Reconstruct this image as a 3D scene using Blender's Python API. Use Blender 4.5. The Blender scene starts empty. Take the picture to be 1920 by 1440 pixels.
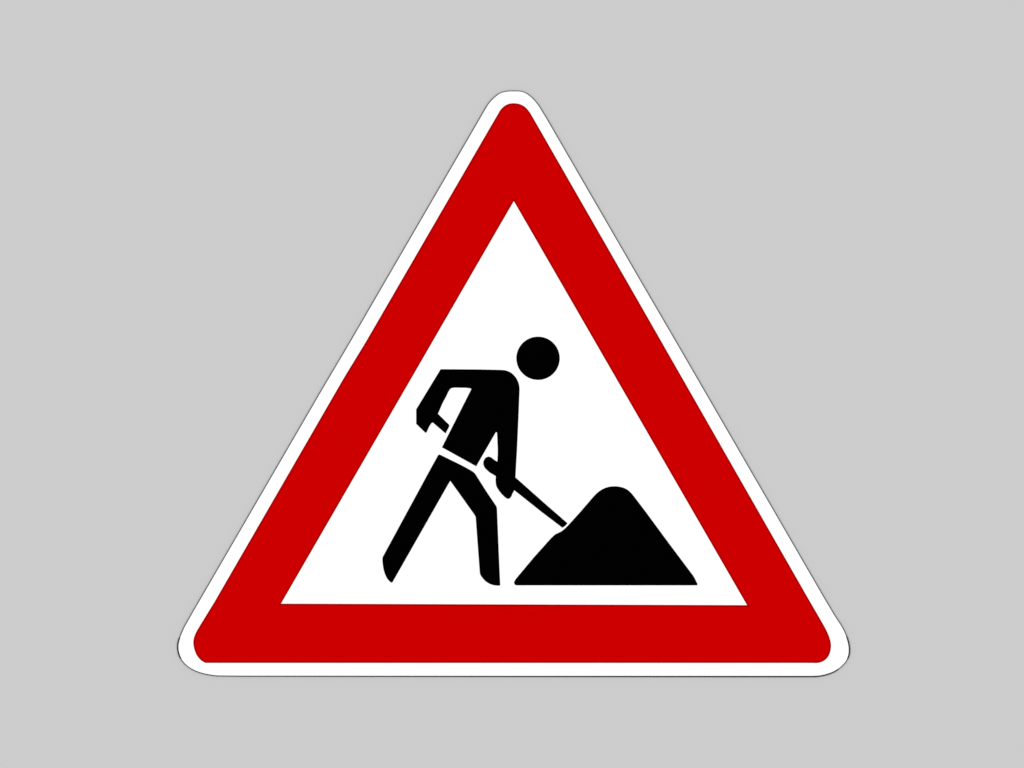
import bpy, math
from mathutils import Vector
from mathutils.geometry import tessellate_polygon

S = 1.0 / 1400.0            # metres per drawing unit: the sign is 0.90 m wide
CX, CY = 960.0, 720.0       # drawing origin
HZ = 1.6                    # height of the drawing origin above the foot of the wall
scene = bpy.context.scene
col = scene.collection

# ------------------------------------------------------------------ materials
def mat(name, rgb, rough=0.6, spec=0.1, var=0.0, scale=40.0, bump=0.0):
    m = bpy.data.materials.new(name); m.use_nodes = True
    nt = m.node_tree; b = nt.nodes['Principled BSDF']
    b.inputs['Roughness'].default_value = rough
    b.inputs['Specular IOR Level'].default_value = spec
    tc = nt.nodes.new('ShaderNodeTexCoord')
    no = nt.nodes.new('ShaderNodeTexNoise')
    no.inputs['Scale'].default_value = scale; no.inputs['Detail'].default_value = 6
    nt.links.new(tc.outputs['Object'], no.inputs['Vector'])
    mr = nt.nodes.new('ShaderNodeMapRange')
    mr.inputs['From Min'].default_value = 0.3; mr.inputs['From Max'].default_value = 0.7
    mr.inputs['To Min'].default_value = 1 - var; mr.inputs['To Max'].default_value = 1 + var
    nt.links.new(no.outputs['Fac'], mr.inputs['Value'])
    vm = nt.nodes.new('ShaderNodeVectorMath'); vm.operation = 'SCALE'
    vm.inputs[0].default_value = rgb
    nt.links.new(mr.outputs['Result'], vm.inputs['Scale'])
    nt.links.new(vm.outputs['Vector'], b.inputs['Base Color'])
    if bump:
        n2 = nt.nodes.new('ShaderNodeTexNoise')
        n2.inputs['Scale'].default_value = 900; n2.inputs['Detail'].default_value = 2
        nt.links.new(tc.outputs['Object'], n2.inputs['Vector'])
        bp = nt.nodes.new('ShaderNodeBump')
        bp.inputs['Strength'].default_value = bump; bp.inputs['Distance'].default_value = 0.0002
        nt.links.new(n2.outputs['Fac'], bp.inputs['Height'])
        nt.links.new(bp.outputs['Normal'], b.inputs['Normal'])
    return m

M_white = mat('white_sheeting', (0.80, 0.80, 0.80), 0.55, 0.10)
M_red = mat('red_sheeting', (0.4720, 0.0, 0.0), 0.60, 0.0, var=0.012, scale=9)
M_redline = mat('dark_red_print_edge', (0.20, 0.0, 0.0), 0.60, 0.0)
M_black = mat('black_print', (0.0004, 0.0004, 0.0004), 0.9, 0.0)
M_rim = mat('dark_rim_paint', (0.012, 0.012, 0.012), 0.7, 0.05)
M_alu = mat('bare_aluminium_back', (0.45, 0.45, 0.46), 0.45, 0.5, var=0.05)
M_wall = mat('light_grey_wall_paint', (0.4720, 0.4720, 0.4720), 0.9, 0.05, var=0.0, scale=3)

# ------------------------------------------------------------------ outlines
def smooth(pts, maxseg=26.0, maxturn=38.0, n=4):
    """Round the short, gently turning runs of an outline; keep its corners."""
    P = [Vector(p) for p in pts]; N = len(P); out = []
    def corner(i):
        a = P[i] - P[i-1]; b = P[(i+1) % N] - P[i]
        return math.degrees(a.angle(b)) > maxturn
    for i in range(N):
        p1, p2 = P[i], P[(i+1) % N]
        out.append(p1)
        L = (p2-p1).length
        if L > maxseg or L < 3: continue
        p0, p3 = P[i-1], P[(i+2) % N]
        c1, c2 = corner(i), corner((i+1) % N)
        d = (p2-p1)
        def tan(pa, pb, pc):
            u = (pb-pa).normalized()+(pc-pb).normalized()
            return u.normalized()*L
        t1 = d if c1 else tan(p0, p1, p2)
        t2 = d if c2 else tan(p1, p2, p3)
        for k in range(1, n):
            t = k/n
            out.append((2*t**3-3*t**2+1)*p1+(t**3-2*t**2+t)*t1+(-2*t**3+3*t**2)*p2+(t**3-t**2)*t2)
    return [Vector((p.x, p.y)) for p in out]

def area(P):
    return 0.5*sum(P[i-1].x*P[i].y-P[i].x*P[i-1].y for i in range(len(P)))

def offset(P, d):
    """Move every vertex outward by d (number or function of position), mitred."""
    s = 1 if area(P) > 0 else -1
    out = []; N = len(P)
    for i in range(N):
        a = (P[i]-P[i-1]).normalized(); b = (P[(i+1) % N]-P[i]).normalized()
        na = Vector((a.y, -a.x))*s; nb = Vector((b.y, -b.x))*s
        m = na+nb; m = m/max(0.35, m.length_squared/2)
        w = d(P[i]) if callable(d) else d
        out.append(P[i]+m*w)
    return out

def to3(p, y): return ((p.x-CX)*S, y, (CY-p.y)*S)

def slab(name, shapes, y0, y1, mats, parent, loc=None):
    """shapes: list of (outer, [holes], material index); y0 = back, y1 = front."""
    V, F, MI = [], [], []
    for outer, holes, mi in shapes:
        loops = [outer]+list(holes)
        flat = [p for lp in loops for p in lp]
        tris = tessellate_polygon([[Vector((p.x, p.y, 0)) for p in lp] for lp in loops])
        o = len(V); n = len(flat)
        V += [to3(p, y1) for p in flat]+[to3(p, y0) for p in flat]
        for t in tris:
            a, b, c = (flat[k] for k in t)
            if (b-a).cross(c-a) > 0: t = (t[0], t[2], t[1])
            F.append(tuple(o+k for k in t)); MI.append(mi)
            F.append(tuple(o+n+k for k in reversed(t))); MI.append(mi)
        st = 0
        for li, lp in enumerate(loops):
            ccw = (area(lp) > 0) ^ (li > 0)
            for k in range(len(lp)):
                a = o+st+k; b = o+st+(k+1) % len(lp)
                F.append((a, b, b+n, a+n) if ccw else (b, a, a+n, b+n)); MI.append(mi)
            st += len(lp)
    me = bpy.data.meshes.new(name)
    me.from_pydata(V, [], F)
    for m in mats: me.materials.append(m)
    me.polygons.foreach_set('material_index', MI)
    me.update()
    ob = bpy.data.objects.new(name, me); col.objects.link(ob)
    ob.parent = parent
    return ob

OUT = smooth([(963,170.8),(977.7,171.6),(987,175.2),(998.5,184.0),(1009,196.3),(1016.3,207.7),(1028.8,228.5),
 (1200,524.5),(1271.9,647.9),(1545,1120),(1556.2,1138.8),(1565.8,1155),(1573.4,1166.4),(1580.6,1178),(1586.6,1191.3),
 (1591.4,1207),(1592.6,1220.6),(1590.8,1231),(1585.6,1241),(1576,1251.2),(1563.8,1259.5),(1550,1264.7),(1536.7,1267.6),
 (1522,1268.4),(1450,1268.4),(960,1268.1),(450,1267.6),(408,1267.2),(389.2,1264.6),(376.7,1261.6),(362,1255.8),(349.6,1247.5),
 (341.3,1238.3),(336,1228),(333.8,1218.5),(333.8,1207),(336.6,1196.7),(340.4,1187.0),(345.4,1175.8),(351.7,1164.4),
 (360,1149.8),(371.5,1130),(604.4,728.8),(656.9,640),(896.5,227.0),(907.9,207.2),(916.5,193.5),(926.7,182.7),(937.1,175.0),(948.5,171.6)])
RED = smooth([(965,194.0),(973,195.2),(980.5,198.3),(987.6,204.0),(994.4,212.9),(1008,236.4),(1200,570.8),(1513.8,1120),
 (1530,1148),(1543.8,1171.9),(1550.6,1185),(1555,1196),(1557.6,1207.4),(1557,1218.5),(1553.6,1229),(1547,1237),(1535.6,1242.2),
 (1520,1242.6),(960,1242.6),(386,1242.6),(376.7,1237.3),(369.4,1228.4),(365.2,1218.5),(362.9,1206),(363.8,1196.7),(367.3,1187.3),
 (376.7,1170.6),(401.7,1130),(645,708.8),(686.9,640),(916.3,244.2),(937,208.8),(943.3,201.2),(950.5,196.4),(957.5,194.3)])
INN = [Vector(p) for p in [(963.4,376.8),(1400.9,1134.8),(526.6,1132.0)]]
HEAD = [Vector((1008.8+40.7*math.sin(a*math.pi/36), 671.8+40.6*math.cos(a*math.pi/36))) for a in range(72)]
TORSO = smooth([(826.2,692.2),(900,692.7),(937.5,693.5),(947.5,694.4),(954.2,696.6),(960.4,700.4),(966.7,707.2),(970.8,714.2),
 (973.3,721.7),(974.2,731),(972.3,780),(969.6,840),(967.5,876.7),(966.5,895),(964.2,919.2),(960.8,925.8),(958.3,931.7),
 (955,934.8),(951.7,935.2),(948.0,933.3),(941.7,927.5),(935,919.2),(930.8,911.7),(929.3,903.3),(929.6,892.9),(932.5,865.4),
 (933.3,842),(931.9,811.2),(929.9,810.2),(892.9,874.4),(828.6,838.8),(883.9,729.2),(880,727.9),(864.2,727.1),(846.7,727.9),
 (844.0,729.8),(836.7,743.3),(829.2,757.5),(821.3,775.8),(811.3,792.3),(809.2,793.5),(799.6,811.3),(797.5,811.3),(780.4,795),(780.3,767.5)])
LEGS = smooth([(821.7,852.9),(824.4,852.1),(860,869.6),(876.7,878.4),(889.2,886.3),(895.8,895.8),(913.3,923.3),(930.8,949.2),
 (932.0,955),(935,1030),(938,1097.6),(935,1098),(923.3,1096.6),(911.7,1090.8),(904.2,1083.0),(899.7,1075),(891.9,970),
 (888.3,963.3),(844.2,901.5),(736,1091.7),(733.3,1092.5),(726.7,1085.8),(720.8,1073.3),(717.7,1058),(717.6,1044.2),(806.7,880)])
SHOVEL = [
 [(821.3,775.8),(842.7,796.9),(841.6,801.4),(835.4,812.9),(811.3,792.1),(803,784),(812,774)],
 [(932.5,865.6),(926.7,862.0),(920.8,857.4),(915.8,855.9),(910.8,858.1),(907.0,863.6),(906.3,870.8),(909.8,878.3),(917.5,885.6),
  (929.6,892.9),(945,898),(945,872)],
 [(966.5,895),(1020,942.5),(1064.2,981.0),(1060.0,985.8),(1054.4,989.6),(1015.4,960),(964.2,919.2),(954,906),(956,893)]]
SHOVEL = [smooth(p, maxseg=9) for p in SHOVEL]
MOUND = smooth([(963.6,1092.0),(965.0,1096.0),(968.5,1097.5),(1306.6,1097.5),(1307.9,1095),(1300,1079.6),(1252.5,1016.3),(1213.3,963.0),
 (1188.3,930),(1180.6,921.4),(1173.3,916.3),(1163.3,912.9),(1151.7,911.7),(1140,913.1),(1130,916.9),(1120.8,923.1),
 (1113.3,930.4),(1105,940.0),(1087.5,960.4),(1066.4,983.6),(1058.2,991.8),(1052.5,996.1),(1046.3,999.3),(1042.5,1001.0),
 (1037.5,1004.9),(1025,1018.0),(1000,1046.0),(967.2,1085.2)])

# ------------------------------------------------------------------ the sign
sign = bpy.data.objects.new('warning_sign', None)
sign.location = (0, -0.0005, HZ); sign.empty_display_size = 0.1
col.objects.link(sign)
sign['label'] = 'red bordered white triangular roadworks sign with black digging worker on a light grey wall'
sign['category'] = 'road sign'

def rim_w(p):               # half width of the dark edge, as it varies round the plate
    x, y = p.x, p.y
    w = 0.68
    if y > 1255: w = 0.75+0.40*max(0, min(1, (x-400)/1050))
    if abs(x-963) > 620 and 1195 < y < 1235: w = 1.25
    if y < 176: w = 0.55
    return w
rim_out = offset(OUT, rim_w)
rim_in = offset(OUT, lambda p: -rim_w(p))
T = 0.0020                  # plate thickness
slab('plate', [(rim_in, [], 0)], 0, -T, [M_white, M_alu], sign)
slab('edge_rim', [(rim_out, [rim_in], 0)], 0, -T-0.0003, [M_rim], sign)
# the red ring carries a thin darker printed line just inside both of its edges
r = [offset(RED, d) for d in (0.3, -0.6, -2.3)]
q = [offset(INN, d) for d in (-0.2, 0.7, 2.4)]
slab('red_border', [(r[0], [r[1]], 0), (r[1], [r[2]], 1), (r[2], [q[2]], 0), (q[2], [q[1]], 1), (q[1], [q[0]], 0)],
     -T+0.0002, -T-0.0003, [M_red, M_redline], sign)

fig = bpy.data.objects.new('worker_figure', None)
fig.empty_display_size = 0.05
col.objects.link(fig); fig.parent = sign
zb, zf = -T+0.0002, -T-0.0003
slab('head', [(HEAD, [], 0)], zb, zf, [M_black], fig)
slab('upper_body', [(TORSO, [], 0)], zb, zf, [M_black], fig)
slab('legs', [(LEGS, [], 0)], zb, zf, [M_black], fig)
shovel = bpy.data.objects.new('shovel', None)
shovel.empty_display_size = 0.05
col.objects.link(shovel); shovel.parent = sign
for nm, p in zip(('grip', 'shaft', 'shaft'), SHOVEL):
    slab(nm, [(p, [], 0)], zb, zf+0.0001, [M_black], shovel)
slab('earth_mound', [(MOUND, [], 0)], zb, zf, [M_black], sign)

# ------------------------------------------------------------------ the wall behind
me = bpy.data.meshes.new('wall')
W, H = 6.0, 5.0
V = [(-W, 0, -1.5), (W, 0, -1.5), (W, 0, H), (-W, 0, H), (-W, .2, -1.5), (W, .2, -1.5), (W, .2, H), (-W, .2, H)]
me.from_pydata(V, [], [(0,1,2,3), (5,4,7,6), (1,5,6,2), (4,0,3,7), (3,2,6,7), (4,5,1,0)])
me.materials.append(M_wall)
wall = bpy.data.objects.new('wall', me); col.objects.link(wall)
wall['kind'] = 'structure'; wall['label'] = 'plain light grey wall behind the sign'

# ------------------------------------------------------------------ lamps: a pair each side, as on a copy stand
def lamp(x, z, energy):
    l = bpy.data.lights.new('softbox_lamp', 'AREA')
    l.shape = 'SQUARE'; l.size = 2.4; l.energy = energy; l.color = (1, 1, 1)
    o = bpy.data.objects.new('softbox_lamp', l); col.objects.link(o)
    o.location = (x, -9.0, HZ+z)
    o.rotation_euler = (Vector((0, 0, HZ))-o.location).to_track_quat('-Z', 'Y').to_euler()
E = 285
for sx in (-1, 1):
    for sz in (-1, 1):
        lamp(sx*4.0, sz*3.0, E)

w = bpy.data.worlds.new('World'); scene.world = w; w.use_nodes = True
bg = w.node_tree.nodes['Background']
bg.inputs['Color'].default_value = (1, 1, 1, 1); bg.inputs['Strength'].default_value = 0.35

# ------------------------------------------------------------------ camera
cd = bpy.data.cameras.new('camera'); cam = bpy.data.objects.new('camera', cd); col.objects.link(cam)
D = 4.0
cam.location = (0, -D-T, HZ); cam.rotation_euler = (math.radians(90), 0, 0)
cd.sensor_width = 36; cd.lens = 36*D/(1920*S); cd.clip_end = 100
scene.camera = cam

vs = scene.view_settings
vs.view_transform = 'Standard'; vs.look = 'None'; vs.gamma = 1; vs.use_curve_mapping = False
vs.exposure = 0.0
